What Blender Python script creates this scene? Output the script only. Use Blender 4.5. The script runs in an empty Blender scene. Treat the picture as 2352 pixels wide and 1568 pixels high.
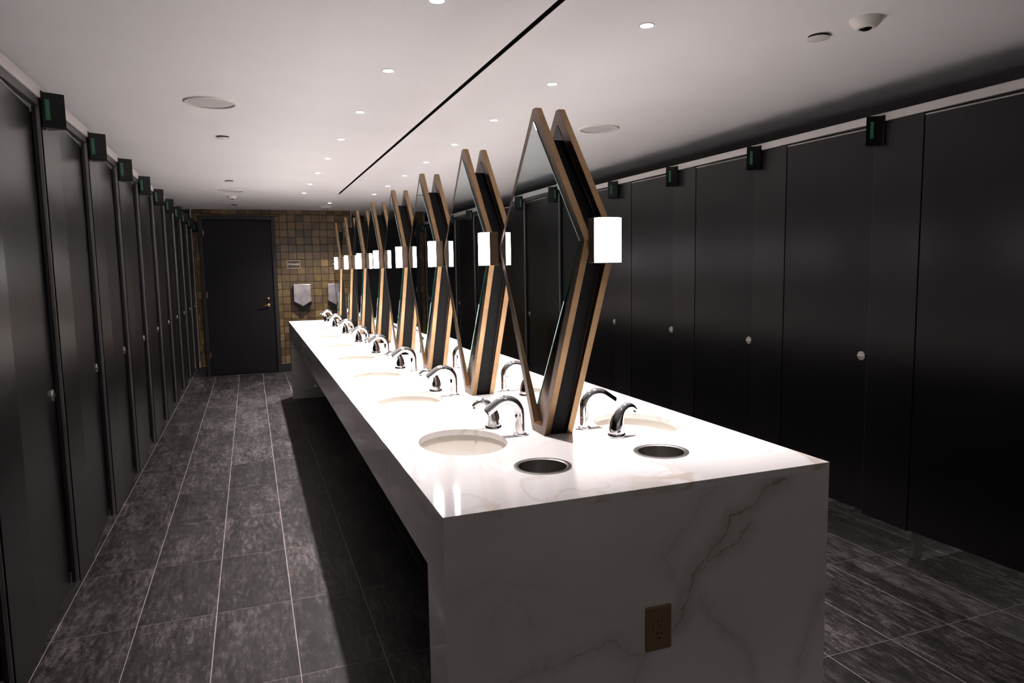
import bpy, bmesh, math, random
from mathutils import Vector, Matrix

random.seed(7)
S = bpy.context.scene
COL = S.collection

# ------------------------------------------------------------------ camera, world, exposure
F_PX, YAW, PITCH, ROLL = 1605.76, 0.3556, -0.1058, -0.0171
CAM = Vector((-0.3831, -1.5039, 1.4292))
fwd = Vector((math.sin(YAW)*math.cos(PITCH), math.cos(YAW)*math.cos(PITCH), math.sin(PITCH)))
rgt0 = Vector((math.cos(YAW), -math.sin(YAW), 0))
up0 = rgt0.cross(fwd)
rgt = rgt0*math.cos(ROLL) + up0*math.sin(ROLL)
up = up0*math.cos(ROLL) - rgt0*math.sin(ROLL)
cam_data = bpy.data.cameras.new('camera')
cam_data.sensor_fit = 'HORIZONTAL'
cam_data.sensor_width = 36.0
cam_data.lens = 36.0*F_PX/2352.0
cam_data.clip_start = 0.02
cam = bpy.data.objects.new('camera', cam_data)
COL.objects.link(cam)
cam.matrix_world = Matrix(((rgt.x, up.x, -fwd.x, CAM.x), (rgt.y, up.y, -fwd.y, CAM.y), (rgt.z, up.z, -fwd.z, CAM.z), (0, 0, 0, 1)))
S.camera = cam

world = bpy.data.worlds.new('world')
S.world = world
world.use_nodes = True
world.node_tree.nodes['Background'].inputs[0].default_value = (0.9, 0.92, 1.0, 1)
world.node_tree.nodes['Background'].inputs[1].default_value = 0.0
S.view_settings.view_transform = 'Standard'
S.view_settings.look = 'None'
S.view_settings.exposure = 0.0
S.view_settings.gamma = 1.0
S.view_settings.use_curve_mapping = False

DOWNLIGHT_W = 120.0        # recessed ceiling spots over the counter
FILL_W = 60.0            # unseen fill spots added behind the viewer
STALL_W = 55.0            # spots inside the stalls
SCONCE = 24.0             # opal shade emission
WARM = (1.0, 0.922, 0.935)

# ------------------------------------------------------------------ dimensions (metres)
H = 0.864                 # counter height
W, L = 1.131, 6.78        # island
CEIL = 2.278
YF = 8.908                # far tiled wall
NST, Y0, DY = 8, 0.667, 0.82
XL, XR = -1.07, 2.30      # stall fronts
SP = 0.805                # stall pitch
PB, PT = 0.23, 2.045      # panel bottom / top

# ------------------------------------------------------------------ helpers
def link(o, parent=None):
    COL.objects.link(o)
    if parent is not None:
        o.parent = parent
    return o

class MB:
    def __init__(self):
        self.v, self.f, self.m = [], [], []
    def add(self, vs, fs, mi=0):
        b = len(self.v)
        self.v += [tuple(x) for x in vs]
        for f in fs:
            self.f.append(tuple(b+i for i in f)); self.m.append(mi)
    def box(self, x0, x1, y0, y1, z0, z1, mi=0):
        self.add([(x0,y0,z0),(x1,y0,z0),(x1,y1,z0),(x0,y1,z0),(x0,y0,z1),(x1,y0,z1),(x1,y1,z1),(x0,y1,z1)],
                 [(0,3,2,1),(4,5,6,7),(0,1,5,4),(1,2,6,5),(2,3,7,6),(3,0,4,7)], mi)
    def prism(self, poly, a0, a1, axis='z', mi=0, mi_cap=None):
        """extrude a 2D polygon; axis z: poly=(x,y); x: poly=(y,z); y: poly=(x,z)"""
        n = len(poly)
        def P(p, a):
            return {'z': (p[0], p[1], a), 'x': (a, p[0], p[1]), 'y': (p[0], a, p[1])}[axis]
        vs = [P(p, a0) for p in poly] + [P(p, a1) for p in poly]
        self.add(vs, [(i, (i+1) % n, n+(i+1) % n, n+i) for i in range(n)], mi)
        mc = mi if mi_cap is None else mi_cap
        self.add(vs[:n], [tuple(range(n))[::-1]], mc)
        self.add(vs[n:], [tuple(range(n))], mc)
    def ring_prism(self, outer, inner, a0, a1, axis='x', mi=0):
        n = len(outer)
        def P(p, a):
            return {'z': (p[0], p[1], a), 'x': (a, p[0], p[1]), 'y': (p[0], a, p[1])}[axis]
        vs = [P(p, a0) for p in outer] + [P(p, a0) for p in inner] + [P(p, a1) for p in outer] + [P(p, a1) for p in inner]
        fs = []
        for i in range(n):
            j = (i+1) % n
            fs += [(i, j, n+j, n+i), (2*n+i, 3*n+i, 3*n+j, 2*n+j), (i, 2*n+i, 2*n+j, j), (n+i, n+j, 3*n+j, 3*n+i)]
        self.add(vs, fs, mi)
    def lathe(self, prof, c=(0, 0, 0), n=32, mi=0, sx=1.0, sy=1.0):
        """revolve (r, z) about z"""
        vs, fs = [], []
        for r, z in prof:
            for i in range(n):
                a = 2*math.pi*i/n
                vs.append((c[0]+r*sx*math.cos(a), c[1]+r*sy*math.sin(a), c[2]+z))
        for k in range(len(prof)-1):
            for i in range(n):
                j = (i+1) % n
                fs.append((k*n+i, k*n+j, (k+1)*n+j, (k+1)*n+i))
        if prof[0][0] > 0:
            fs.append(tuple(range(n))[::-1]) if prof[0][0] < 1e9 and getattr(self, 'cap0', True) else None
        if prof[-1][0] > 0 and getattr(self, 'cap1', True):
            fs.append(tuple((len(prof)-1)*n+i for i in range(n)))
        self.add(vs, fs, mi)
    def tube(self, path, rad, n=20, mi=0, sq=1.0):
        path = [Vector(p) for p in path]
        if not isinstance(rad, (list, tuple)):
            rad = [rad]*len(path)
        vs, fs = [], []
        ref = None
        for k, p in enumerate(path):
            t = (path[min(k+1, len(path)-1)] - path[max(k-1, 0)]).normalized()
            if ref is None:
                ref = Vector((0, 1, 0)) if abs(t.y) < 0.9 else Vector((1, 0, 0))
            a = (ref - t*ref.dot(t)).normalized(); ref = a
            b = t.cross(a)
            for i in range(n):
                th = 2*math.pi*i/n
                vs.append(p + a*(rad[k]*math.cos(th)) + b*(rad[k]*sq*math.sin(th)))
        for k in range(len(path)-1):
            for i in range(n):
                j = (i+1) % n
                fs.append((k*n+i, k*n+j, (k+1)*n+j, (k+1)*n+i))
        fs.append(tuple(range(n))[::-1]); fs.append(tuple((len(path)-1)*n+i for i in range(n)))
        self.add(vs, fs, mi)
    def mesh(self, name, mats, smooth=False, bevel=0.0, seg=2, weld=True):
        me = bpy.data.meshes.new(name)
        me.from_pydata(self.v, [], self.f)
        if not isinstance(mats, (list, tuple)):
            mats = [mats]
        for m in mats:
            me.materials.append(m)
        me.polygons.foreach_set('material_index', self.m)
        bm = bmesh.new(); bm.from_mesh(me)
        if weld:
            bmesh.ops.remove_doubles(bm, verts=bm.verts, dist=1e-6)
        bmesh.ops.recalc_face_normals(bm, faces=bm.faces)
        if bevel > 0:
            es = [e for e in bm.edges if len(e.link_faces) == 2 and e.calc_face_angle(0) > 0.6]
            bmesh.ops.bevel(bm, geom=es, offset=bevel, segments=seg, profile=0.5, affect='EDGES', clamp_overlap=True)
        bm.to_mesh(me); bm.free()
        if smooth:
            me.polygons.foreach_set('use_smooth', [True]*len(me.polygons))
            me.set_sharp_from_angle(angle=math.radians(38))
        me.update()
        return me
    def build(self, name, mats, parent=None, smooth=False, bevel=0.0, seg=2, loc=None):
        o = bpy.data.objects.new(name, self.mesh(name, mats, smooth, bevel, seg))
        link(o, parent)
        if loc is not None:
            o.location = loc
        return o

def empty(name, loc=(0, 0, 0), rz=0.0):
    o = bpy.data.objects.new(name, None)
    o.empty_display_size = 0.05
    COL.objects.link(o); o.location = loc; o.rotation_euler = (0, 0, rz)
    return o

def tag(o, label, cat, group=None):
    o['label'] = label; o['category'] = cat
    if group: o['group'] = group
    return o

def struct(o, label=None, cat=None):
    o['kind'] = 'structure'
    if label: o['label'] = label
    if cat: o['category'] = cat
    return o

def copy_tree(o, parent=None):
    c = o.copy(); COL.objects.link(c); c.parent = parent
    for ch in list(o.children):
        copy_tree(ch, c)
    return c

ORD = ['first', 'second', 'third', 'fourth', 'fifth', 'sixth', 'seventh', 'eighth', 'ninth', 'tenth', 'eleventh', 'twelfth']
def nth(i, n):
    """ordinal counted from the near end"""
    if i == 0: return 'nearest'
    if i == n-1: return 'farthest'
    return ORD[i] + ' from the near end,'

# ------------------------------------------------------------------ materials
def mat(name, col=(0.5, 0.5, 0.5), rough=0.5, metal=0.0, spec=0.5, emit=None, estr=0.0, ior=None, coat=0.0):
    m = bpy.data.materials.new(name); m.use_nodes = True
    b = m.node_tree.nodes['Principled BSDF']
    b.inputs['Base Color'].default_value = (*col, 1)
    b.inputs['Roughness'].default_value = rough
    b.inputs['Metallic'].default_value = metal
    b.inputs['Specular IOR Level'].default_value = spec
    if ior: b.inputs['IOR'].default_value = ior
    if coat: b.inputs['Coat Weight'].default_value = coat
    if emit:
        b.inputs['Emission Color'].default_value = (*emit, 1)
        b.inputs['Emission Strength'].default_value = estr
    return m
def nodes(m):
    return m.node_tree.nodes, m.node_tree.links, m.node_tree.nodes['Principled BSDF']
def N(m, typ, **kw):
    n = m.node_tree.nodes.new(typ)
    for k, v in kw.items():
        if k in n.inputs: n.inputs[k].default_value = v
        else: setattr(n, k, v)
    return n
def ramp(m, stops, interp='LINEAR'):
    r = m.node_tree.nodes.new('ShaderNodeValToRGB')
    r.color_ramp.interpolation = interp
    e = r.color_ramp.elements
    while len(e) < len(stops): e.new(0.5)
    for el, (p, c) in zip(e, stops):
        el.position = p; el.color = (*c, 1) if len(c) == 3 else c
    return r
def coord(m, kind='Object', scale=(1, 1, 1), rot=(0, 0, 0)):
    t = N(m, 'ShaderNodeTexCoord'); mp = N(m, 'ShaderNodeMapping')
    mp.inputs['Scale'].default_value = scale; mp.inputs['Rotation'].default_value = rot
    m.node_tree.links.new(t.outputs[kind], mp.inputs['Vector'])
    return mp.outputs['Vector']
def bump(m, height, strength=0.1, dist=0.01):
    b = N(m, 'ShaderNodeBump'); b.inputs['Strength'].default_value = strength; b.inputs['Distance'].default_value = dist
    m.node_tree.links.new(height, b.inputs['Height'])
    m.node_tree.links.new(b.outputs['Normal'], m.node_tree.nodes['Principled BSDF'].inputs['Normal'])

def noise_mat(name, c0, c1, scale=(1, 1, 1), nscale=5, rough=0.5, metal=0.0, detail=4, spec=0.5, bstr=0.0, lo=0.35, hi=0.65, rr=None, kind='Object'):
    m = mat(name, c0, rough, metal, spec)
    n, l, b = nodes(m)
    v = coord(m, kind, scale)
    t = N(m, 'ShaderNodeTexNoise'); t.inputs['Scale'].default_value = nscale; t.inputs['Detail'].default_value = detail
    l.new(v, t.inputs['Vector'])
    r = ramp(m, [(lo, c0), (hi, c1)]); l.new(t.outputs['Fac'], r.inputs['Fac']); l.new(r.outputs['Color'], b.inputs['Base Color'])
    if rr:
        q = N(m, 'ShaderNodeMapRange'); q.inputs['To Min'].default_value = rr[0]; q.inputs['To Max'].default_value = rr[1]
        l.new(t.outputs['Fac'], q.inputs['Value']); l.new(q.outputs['Result'], b.inputs['Roughness'])
    if bstr: bump(m, t.outputs['Fac'], bstr, 0.002)
    return m

M = {}
M['ceiling'] = noise_mat('ceiling_paint', (0.86, 0.845, 0.835), (0.89, 0.875, 0.865), nscale=2.0, rough=0.75, bstr=0.02)
M['dark_wall'] = noise_mat('dark_wall_paint', (0.03, 0.028, 0.027), (0.04, 0.037, 0.035), nscale=3, rough=0.8)
M['laminate'] = noise_mat('black_laminate', (0.004, 0.0037, 0.0038), (0.0055, 0.0051, 0.0051), nscale=3, rough=0.29, rr=(0.28, 0.305), spec=0.45)
M['laminate'].node_tree.nodes['Principled BSDF'].inputs['Specular Tint'].default_value = (0.50, 0.465, 0.50, 1)
M['door_paint'] = noise_mat('black_door_paint', (0.0065, 0.006, 0.0066), (0.008, 0.0076, 0.0082), nscale=30, rough=0.5, bstr=0.05, spec=0.25)
M['frame_paint'] = mat('black_frame_paint', (0.012, 0.0115, 0.012), 0.5)
M['grout'] = noise_mat('light_grout', (0.30, 0.26, 0.24), (0.40, 0.35, 0.32), nscale=9, rough=0.9)
M['wall_grout'] = mat('dark_wall_grout', (0.02, 0.016, 0.012), 0.9)
M['rail'] = mat('pale_aluminium', (0.42, 0.39, 0.375), 0.5, 0.0)
M['strip'] = mat('satin_grey_strip', (0.27, 0.25, 0.25), 0.35, 0.2)
M['edge'] = mat('dark_panel_edge', (0.03, 0.028, 0.026), 0.45)
M['chrome'] = mat('polished_chrome', (0.86, 0.86, 0.87), 0.045, 1.0)
M['steel'] = noise_mat('brushed_steel', (0.50, 0.48, 0.46), (0.62, 0.60, 0.58), scale=(60, 60, 2), nscale=3, rough=0.27, metal=1.0)
M['porcelain'] = mat('white_porcelain', (0.73, 0.69, 0.63), 0.12, 0.0, 0.5, coat=0.3)
M['hole'] = mat('dark_hole', (0.004, 0.004, 0.004), 0.7)
M['black'] = mat('black_core', (0.0025, 0.0025, 0.0028), 0.7, 0.0, 0.2)
M['gloss_black'] = mat('gloss_black_acrylic', (0.0022, 0.0022, 0.0025), 0.10, 0.0, 0.2)
M['green'] = mat('green_display', (0.002, 0.02, 0.01), 0.3, emit=(0.0012, 0.046, 0.0165), estr=0.42)
M['green_text'] = mat('green_letters', (0.01, 0.05, 0.03), 0.3, emit=(0.05, 0.17, 0.10), estr=0.38)
M['opal'] = mat('opal_glass_lit', (0.9, 0.88, 0.87), 0.25, emit=(1.0, 0.935, 0.96), estr=SCONCE)
M['lens'] = mat('lit_lens', (0.9, 0.9, 0.9), 0.3, emit=(1.0, 0.95, 0.93), estr=45.0)
M['white_plastic'] = mat('white_plastic', (0.72, 0.68, 0.63), 0.45)
M['grille'] = noise_mat('speaker_grille', (0.42, 0.41, 0.40), (0.56, 0.55, 0.54), nscale=900, rough=0.7, detail=1)
M['mirror'] = mat('mirror_silver', (0.70, 0.77, 0.78), 0.012, 1.0)
M['glass_edge'] = mat('green_glass_edge', (0.008, 0.13, 0.105), 0.10, 0.0, 0.6)
M['brass'] = mat('polished_brass', (0.70, 0.47, 0.24), 0.22, 1.0)
M['copper'] = mat('copper_hinge', (0.62, 0.36, 0.22), 0.32, 1.0)
M['sign_dark'] = mat('sign_plate', (0.035, 0.028, 0.022), 0.4)
M['sign_copper'] = mat('sign_copper', (0.80, 0.48, 0.32), 0.4, 0.3)
M['sign_letter'] = mat('sign_letter', (0.90, 0.70, 0.56), 0.5)
M['outlet'] = mat('bronze_outlet', (0.26, 0.175, 0.085), 0.4, 0.15)

def bronze(name, c0, c1, rough):
    m = mat(name, c0, rough, 1.0)
    n, l, b = nodes(m)
    v = coord(m, 'Object', (1, 1, 1))
    t = N(m, 'ShaderNodeTexNoise'); t.inputs['Scale'].default_value = 7; t.inputs['Detail'].default_value = 6; t.inputs['Roughness'].default_value = 0.65
    l.new(v, t.inputs['Vector'])
    v2 = coord(m, 'Object', (420, 8, 8))
    t2 = N(m, 'ShaderNodeTexNoise'); t2.inputs['Scale'].default_value = 2.0; t2.inputs['Detail'].default_value = 2
    l.new(v2, t2.inputs['Vector'])
    mx = N(m, 'ShaderNodeMath', operation='MULTIPLY_ADD'); mx.inputs[1].default_value = 0.3
    l.new(t2.outputs['Fac'], mx.inputs[0]); l.new(t.outputs['Fac'], mx.inputs[2])
    r = ramp(m, [(0.45, c0), (0.85, c1)]); l.new(mx.outputs[0], r.inputs['Fac']); l.new(r.outputs['Color'], b.inputs['Base Color'])
    q = N(m, 'ShaderNodeMapRange'); q.inputs['To Min'].default_value = rough-0.06; q.inputs['To Max'].default_value = rough+0.10
    l.new(t2.outputs['Fac'], q.inputs['Value']); l.new(q.outputs['Result'], b.inputs['Roughness'])
    return m
M['bronze'] = bronze('brushed_bronze', (0.225, 0.142, 0.073), (0.335, 0.215, 0.114), 0.40)
M['bronze_dark'] = bronze('brown_bronze', (0.13, 0.092, 0.07), (0.19, 0.14, 0.105), 0.33)

def floor_tile_mat():
    m = mat('grey_floor_tile', (0.07, 0.065, 0.065), 0.5)
    n, l, b = nodes(m)
    geo = N(m, 'ShaderNodeNewGeometry')
    info = N(m, 'ShaderNodeObjectInfo')
    off = N(m, 'ShaderNodeVectorMath', operation='SCALE'); off.inputs['Scale'].default_value = 13.0
    comb = N(m, 'ShaderNodeCombineXYZ')
    for s in ('X', 'Y', 'Z'): l.new(info.outputs['Random'], comb.inputs[s])
    l.new(comb.outputs[0], off.inputs[0])
    ad = N(m, 'ShaderNodeVectorMath', operation='ADD'); l.new(geo.outputs['Position'], ad.inputs[0]); l.new(off.outputs[0], ad.inputs[1])
    mp = N(m, 'ShaderNodeMapping'); mp.inputs['Scale'].default_value = (1.0, 0.24, 1.0); l.new(ad.outputs[0], mp.inputs['Vector'])
    t1 = N(m, 'ShaderNodeTexNoise'); t1.inputs['Scale'].default_value = 60; t1.inputs['Detail'].default_value = 6; t1.inputs['Roughness'].default_value = 0.7
    t2 = N(m, 'ShaderNodeTexNoise'); t2.inputs['Scale'].default_value = 10; t2.inputs['Detail'].default_value = 6; t2.inputs['Roughness'].default_value = 0.68
    mp2 = N(m, 'ShaderNodeMapping'); mp2.inputs['Scale'].default_value = (1.0, 1.4, 1.0); l.new(ad.outputs[0], mp2.inputs['Vector'])
    t3 = N(m, 'ShaderNodeTexNoise'); t3.inputs['Scale'].default_value = 130; t3.inputs['Detail'].default_value = 4; t3.inputs['Roughness'].default_value = 0.7
    l.new(mp.outputs[0], t1.inputs['Vector']); l.new(mp.outputs[0], t2.inputs['Vector']); l.new(mp2.outputs[0], t3.inputs['Vector'])
    a = N(m, 'ShaderNodeMath', operation='MULTIPLY'); a.inputs[1].default_value = 0.42; l.new(t1.outputs['Fac'], a.inputs[0])
    a1 = N(m, 'ShaderNodeMath', operation='MULTIPLY_ADD'); a1.inputs[1].default_value = 0.30; l.new(t2.outputs['Fac'], a1.inputs[0]); l.new(a.outputs[0], a1.inputs[2])
    a2 = N(m, 'ShaderNodeMath', operation='MULTIPLY_ADD'); a2.inputs[1].default_value = 0.28
    l.new(t3.outputs['Fac'], a2.inputs[0]); l.new(a1.outputs[0], a2.inputs[2])
    a3 = N(m, 'ShaderNodeMath', operation='MULTIPLY_ADD'); a3.inputs[1].default_value = 0.055
    l.new(info.outputs['Random'], a3.inputs[0]); l.new(a2.outputs[0], a3.inputs[2])
    r = ramp(m, [(0.448, (0.0075, 0.006, 0.006)), (0.506, (0.0185, 0.015, 0.015)), (0.552, (0.034, 0.0285, 0.028)), (0.610, (0.10, 0.086, 0.083))])
    l.new(a3.outputs[0], r.inputs['Fac']); l.new(r.outputs['Color'], b.inputs['Base Color'])
    q = N(m, 'ShaderNodeMapRange'); q.inputs['To Min'].default_value = 0.42; q.inputs['To Max'].default_value = 0.62
    l.new(t1.outputs['Fac'], q.inputs['Value']); l.new(q.outputs['Result'], b.inputs['Roughness'])
    bump(m, t1.outputs['Fac'], 0.12, 0.002)
    return m
M['floor_tile'] = floor_tile_mat()

def wall_tile_mat():
    m = mat('brown_glazed_tile', (0.06, 0.045, 0.025), 0.3)
    n, l, b = nodes(m)
    info = N(m, 'ShaderNodeObjectInfo')
    r = ramp(m, [(0.0, (0.065, 0.040, 0.017)), (0.25, (0.11, 0.072, 0.027)), (0.5, (0.16, 0.110, 0.034)), (0.72, (0.12, 0.074, 0.036)), (0.88, (0.21, 0.142, 0.050)), (1.0, (0.17, 0.108, 0.066))])
    l.new(info.outputs['Random'], r.inputs['Fac'])
    geo = N(m, 'ShaderNodeNewGeometry')
    mp = N(m, 'ShaderNodeMapping'); mp.inputs['Scale'].default_value = (3, 1, 1); l.new(geo.outputs['Position'], mp.inputs['Vector'])
    t = N(m, 'ShaderNodeTexNoise'); t.inputs['Scale'].default_value = 11; t.inputs['Detail'].default_value = 4
    l.new(mp.outputs[0], t.inputs['Vector'])
    rr = ramp(m, [(0.3, (0.55, 0.55, 0.55)), (0.7, (1.35, 1.3, 1.25))]); l.new(t.outputs['Fac'], rr.inputs['Fac'])
    mx = N(m, 'ShaderNodeMix', data_type='RGBA', blend_type='MULTIPLY'); mx.inputs['Factor'].default_value = 1.0
    l.new(r.outputs['Color'], mx.inputs['A']); l.new(rr.outputs['Color'], mx.inputs['B']); l.new(mx.outputs['Result'], b.inputs['Base Color'])
    q = N(m, 'ShaderNodeMapRange'); q.inputs['To Min'].default_value = 0.22; q.inputs['To Max'].default_value = 0.45
    l.new(t.outputs['Fac'], q.inputs['Value']); l.new(q.outputs['Result'], b.inputs['Roughness'])
    bump(m, t.outputs['Fac'], 0.25, 0.004)
    return m
M['wall_tile'] = wall_tile_mat()
M['gold_tile'] = noise_mat('gold_tile', (0.26, 0.16, 0.07), (0.40, 0.25, 0.11), nscale=40, rough=0.35)
M['dryer_face'] = noise_mat('grey_metal_face', (0.30, 0.28, 0.30), (0.46, 0.44, 0.45), nscale=9, rough=0.30, metal=0.85)

for k_ in ('lens', 'green', 'green_text'): M[k_].cycles.emission_sampling = 'NONE'
# --- marble: end panel veins follow chains of points measured on the slab, the rest is noise veining
VEINS = [  # (width, strength, points (x, z))
    (0.0075, 0.85, [(0.979,0.842),(0.91,0.811),(0.873,0.779),(0.801,0.748),(0.772,0.706),(0.719,0.653),(0.685,0.623),(0.668,0.58),(0.654,0.541),(0.64,0.503),(0.611,0.47)]),
    (0.0060, 0.70, [(0.862,0.724),(0.827,0.682),(0.772,0.665),(0.69,0.617)]),
    (0.0080, 0.40, [(0.763,0.85),(0.705,0.807),(0.665,0.768),(0.621,0.709),(0.582,0.671),(0.616,0.604)]),
    (0.0050, 0.45, [(0.697,0.543),(0.734,0.484),(0.82,0.403),(0.872,0.326),(0.893,0.2)]),
    (0.0060, 0.50, [(0.152,0.429),(0.254,0.449),(0.387,0.464),(0.43,0.477),(0.489,0.422),(0.533,0.422),(0.494,0.348),(0.44,0.2)]),
    (0.0060, 0.40, [(1.117,0.476),(1.073,0.383),(1.031,0.222),(1.02,0.05)]),
    (0.0090, 0.20, [(0.103,0.586),(0.16,0.644),(0.226,0.565)]),
    (0.0090, 0.20, [(0.037,0.676),(0.106,0.695),(0.257,0.645)]),
]
def marble(name, veins=None):
    m = mat(name, (0.78, 0.75, 0.73), 0.06, 0.0, 0.5, ior=1.5)
    n, l, b = nodes(m)
    pos = coord(m, 'Object')
    w = N(m, 'ShaderNodeTexNoise'); w.inputs['Scale'].default_value = 13 if veins else 5; w.inputs['Detail'].default_value = 7 if veins else 3; w.inputs['Roughness'].default_value = 0.68 if veins else 0.5
    l.new(pos, w.inputs['Vector'])
    sub = N(m, 'ShaderNodeVectorMath', operation='SUBTRACT'); sub.inputs[1].default_value = (0.5, 0.5, 0.5); l.new(w.outputs['Color'], sub.inputs[0])
    sc = N(m, 'ShaderNodeVectorMath', operation='SCALE'); l.new(sub.outputs[0], sc.inputs[0])
    wv = N(m, 'ShaderNodeVectorMath', operation='ADD'); l.new(pos, wv.inputs[0]); l.new(sc.outputs[0], wv.inputs[1])
    fac = None
    def vmax(x, y):
        if x is None: return y
        q = N(m, 'ShaderNodeMath', operation='MAXIMUM'); l.new(x, q.inputs[0]); l.new(y, q.inputs[1]); return q.outputs[0]
    cloud = N(m, 'ShaderNodeTexNoise'); cloud.inputs['Scale'].default_value = 3.2; cloud.inputs['Detail'].default_value = 4; l.new(pos, cloud.inputs['Vector'])
    if veins:
        sc.inputs['Scale'].default_value = 0.085
        flat = N(m, 'ShaderNodeVectorMath', operation='MULTIPLY'); flat.inputs[1].default_value = (1, 0, 1); l.new(wv.outputs[0], flat.inputs[0])
        for wd, st, pts in veins:
            dmin = None
            for a, c in zip(pts[:-1], pts[1:]):
                A = Vector((a[0], 0, a[1])); B = Vector((c[0], 0, c[1])); BA = B-A
                pa = N(m, 'ShaderNodeVectorMath', operation='SUBTRACT'); pa.inputs[1].default_value = A; l.new(flat.outputs[0], pa.inputs[0])
                dt = N(m, 'ShaderNodeVectorMath', operation='DOT_PRODUCT'); dt.inputs[1].default_value = BA/BA.length_squared; l.new(pa.outputs[0], dt.inputs[0])
                cl = N(m, 'ShaderNodeClamp'); l.new(dt.outputs['Value'], cl.inputs['Value'])
                pr = N(m, 'ShaderNodeVectorMath', operation='SCALE'); pr.inputs[0].default_value = BA; l.new(cl.outputs[0], pr.inputs['Scale'])
                ds = N(m, 'ShaderNodeVectorMath', operation='DISTANCE'); l.new(pa.outputs[0], ds.inputs[0]); l.new(pr.outputs[0], ds.inputs[1])
                if dmin is None: dmin = ds.outputs['Value']
                else:
                    mn = N(m, 'ShaderNodeMath', operation='MINIMUM'); l.new(dmin, mn.inputs[0]); l.new(ds.outputs['Value'], mn.inputs[1]); dmin = mn.outputs[0]
            core = N(m, 'ShaderNodeMapRange', interpolation_type='SMOOTHSTEP'); core.inputs['From Min'].default_value = 0.0; core.inputs['From Max'].default_value = wd
            core.inputs['To Min'].default_value = st; core.inputs['To Max'].default_value = 0.0; l.new(dmin, core.inputs['Value'])
            halo = N(m, 'ShaderNodeMapRange', interpolation_type='SMOOTHSTEP'); halo.inputs['From Min'].default_value = 0.0; halo.inputs['From Max'].default_value = wd*8
            halo.inputs['To Min'].default_value = st*0.46; halo.inputs['To Max'].default_value = 0.0; l.new(dmin, halo.inputs['Value'])
            fac = vmax(fac, core.outputs[0]); fac = vmax(fac, halo.outputs[0])
        br = N(m, 'ShaderNodeMapRange'); br.inputs['From Min'].default_value = 0.3; br.inputs['From Max'].default_value = 0.6
        br.inputs['To Min'].default_value = 0.45; br.inputs['To Max'].default_value = 1.0; l.new(w.outputs['Fac'], br.inputs['Value'])
        mu = N(m, 'ShaderNodeMath', operation='MULTIPLY'); l.new(fac, mu.inputs[0]); l.new(br.outputs[0], mu.inputs[1]); fac = mu.outputs[0]
    else:
        sc.inputs['Scale'].default_value = 0.22
        for k, (s, th, st) in enumerate([(1.7, 0.022, 0.55), (3.1, 0.016, 0.32)]):
            t = N(m, 'ShaderNodeTexNoise'); t.inputs['Scale'].default_value = s; t.inputs['Detail'].default_value = 2.0
            mp = N(m, 'ShaderNodeMapping'); mp.inputs['Location'].default_value = (3.1*k+1.7, 5.3*k, 2.0*k); mp.inputs['Scale'].default_value = (1.2, 0.8, 1.0)
            l.new(wv.outputs[0], mp.inputs['Vector']); l.new(mp.outputs[0], t.inputs['Vector'])
            d = N(m, 'ShaderNodeMath', operation='SUBTRACT'); d.inputs[1].default_value = 0.5; l.new(t.outputs['Fac'], d.inputs[0])
            ab = N(m, 'ShaderNodeMath', operation='ABSOLUTE'); l.new(d.outputs[0], ab.inputs[0])
            mr = N(m, 'ShaderNodeMapRange', interpolation_type='SMOOTHSTEP'); mr.inputs['From Max'].default_value = th
            mr.inputs['To Min'].default_value = st; mr.inputs['To Max'].default_value = 0.0; l.new(ab.outputs[0], mr.inputs['Value'])
            fac = vmax(fac, mr.outputs[0])
        br = N(m, 'ShaderNodeMapRange'); br.inputs['From Min'].default_value = 0.40; br.inputs['From Max'].default_value = 0.62
        l.new(cloud.outputs['Fac'], br.inputs['Value'])
        mu = N(m, 'ShaderNodeMath', operation='MULTIPLY'); l.new(fac, mu.inputs[0]); l.new(br.outputs[0], mu.inputs[1]); fac = mu.outputs[0]
    base = ramp(m, [(0.3, (0.76, 0.735, 0.715)), (0.7, (0.84, 0.82, 0.805))]); l.new(cloud.outputs['Fac'], base.inputs['Fac'])
    mx = N(m, 'ShaderNodeMix', data_type='RGBA'); mx.inputs['B'].default_value = (0.22, 0.15, 0.09, 1) if veins else (0.50, 0.38, 0.26, 1)
    l.new(fac, mx.inputs['Factor']); l.new(base.outputs['Color'], mx.inputs['A']); l.new(mx.outputs['Result'], b.inputs['Base Color'])
    return m
M['marble'] = marble('white_marble')
M['marble_end'] = marble('white_marble_veined', VEINS)

# ------------------------------------------------------------------ room shell
RX0, RX1, RY0, RY1 = -2.62, 3.86, -3.2, 9.85
# floor: grout bed with tiles laid on it
mb = MB(); mb.box(RX0, RX1, RY0, RY1, -0.06, -0.0003)
floor = struct(mb.build('floor', M['grout']), 'dark grey streaked tile floor with thin pale grout lines', 'floor')
GX, GY, PX, PY, JG, JY = -0.2868, 0.362, 0.3014, 0.6055, 0.0030, 0.0018
def tile_mesh(wx, wy):
    t = MB(); t.box(-wx/2, wx/2, -wy/2, wy/2, -0.006, 0.0)
    return t.mesh('floor_tile', M['floor_tile'])
full = tile_mesh(PX-JG, PY-JY)
def in_view(x, y, z=0.0, m=140):
    d = Vector((x, y, z)) - CAM; w_ = d.dot(fwd)
    if w_ < 0.15: return False
    u = 1176+F_PX*d.dot(rgt)/w_; v = 784-F_PX*d.dot(up)/w_
    return -m < u < 2352+m and -m < v < 1568+m
rest = MB()
nfl = 0
i0 = int(math.floor((RX0-GX)/PX)); i1 = int(math.ceil((RX1-GX)/PX))
j0 = int(math.floor((RY0-GY)/PY)); j1 = int(math.ceil((RY1-GY)/PY))
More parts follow.
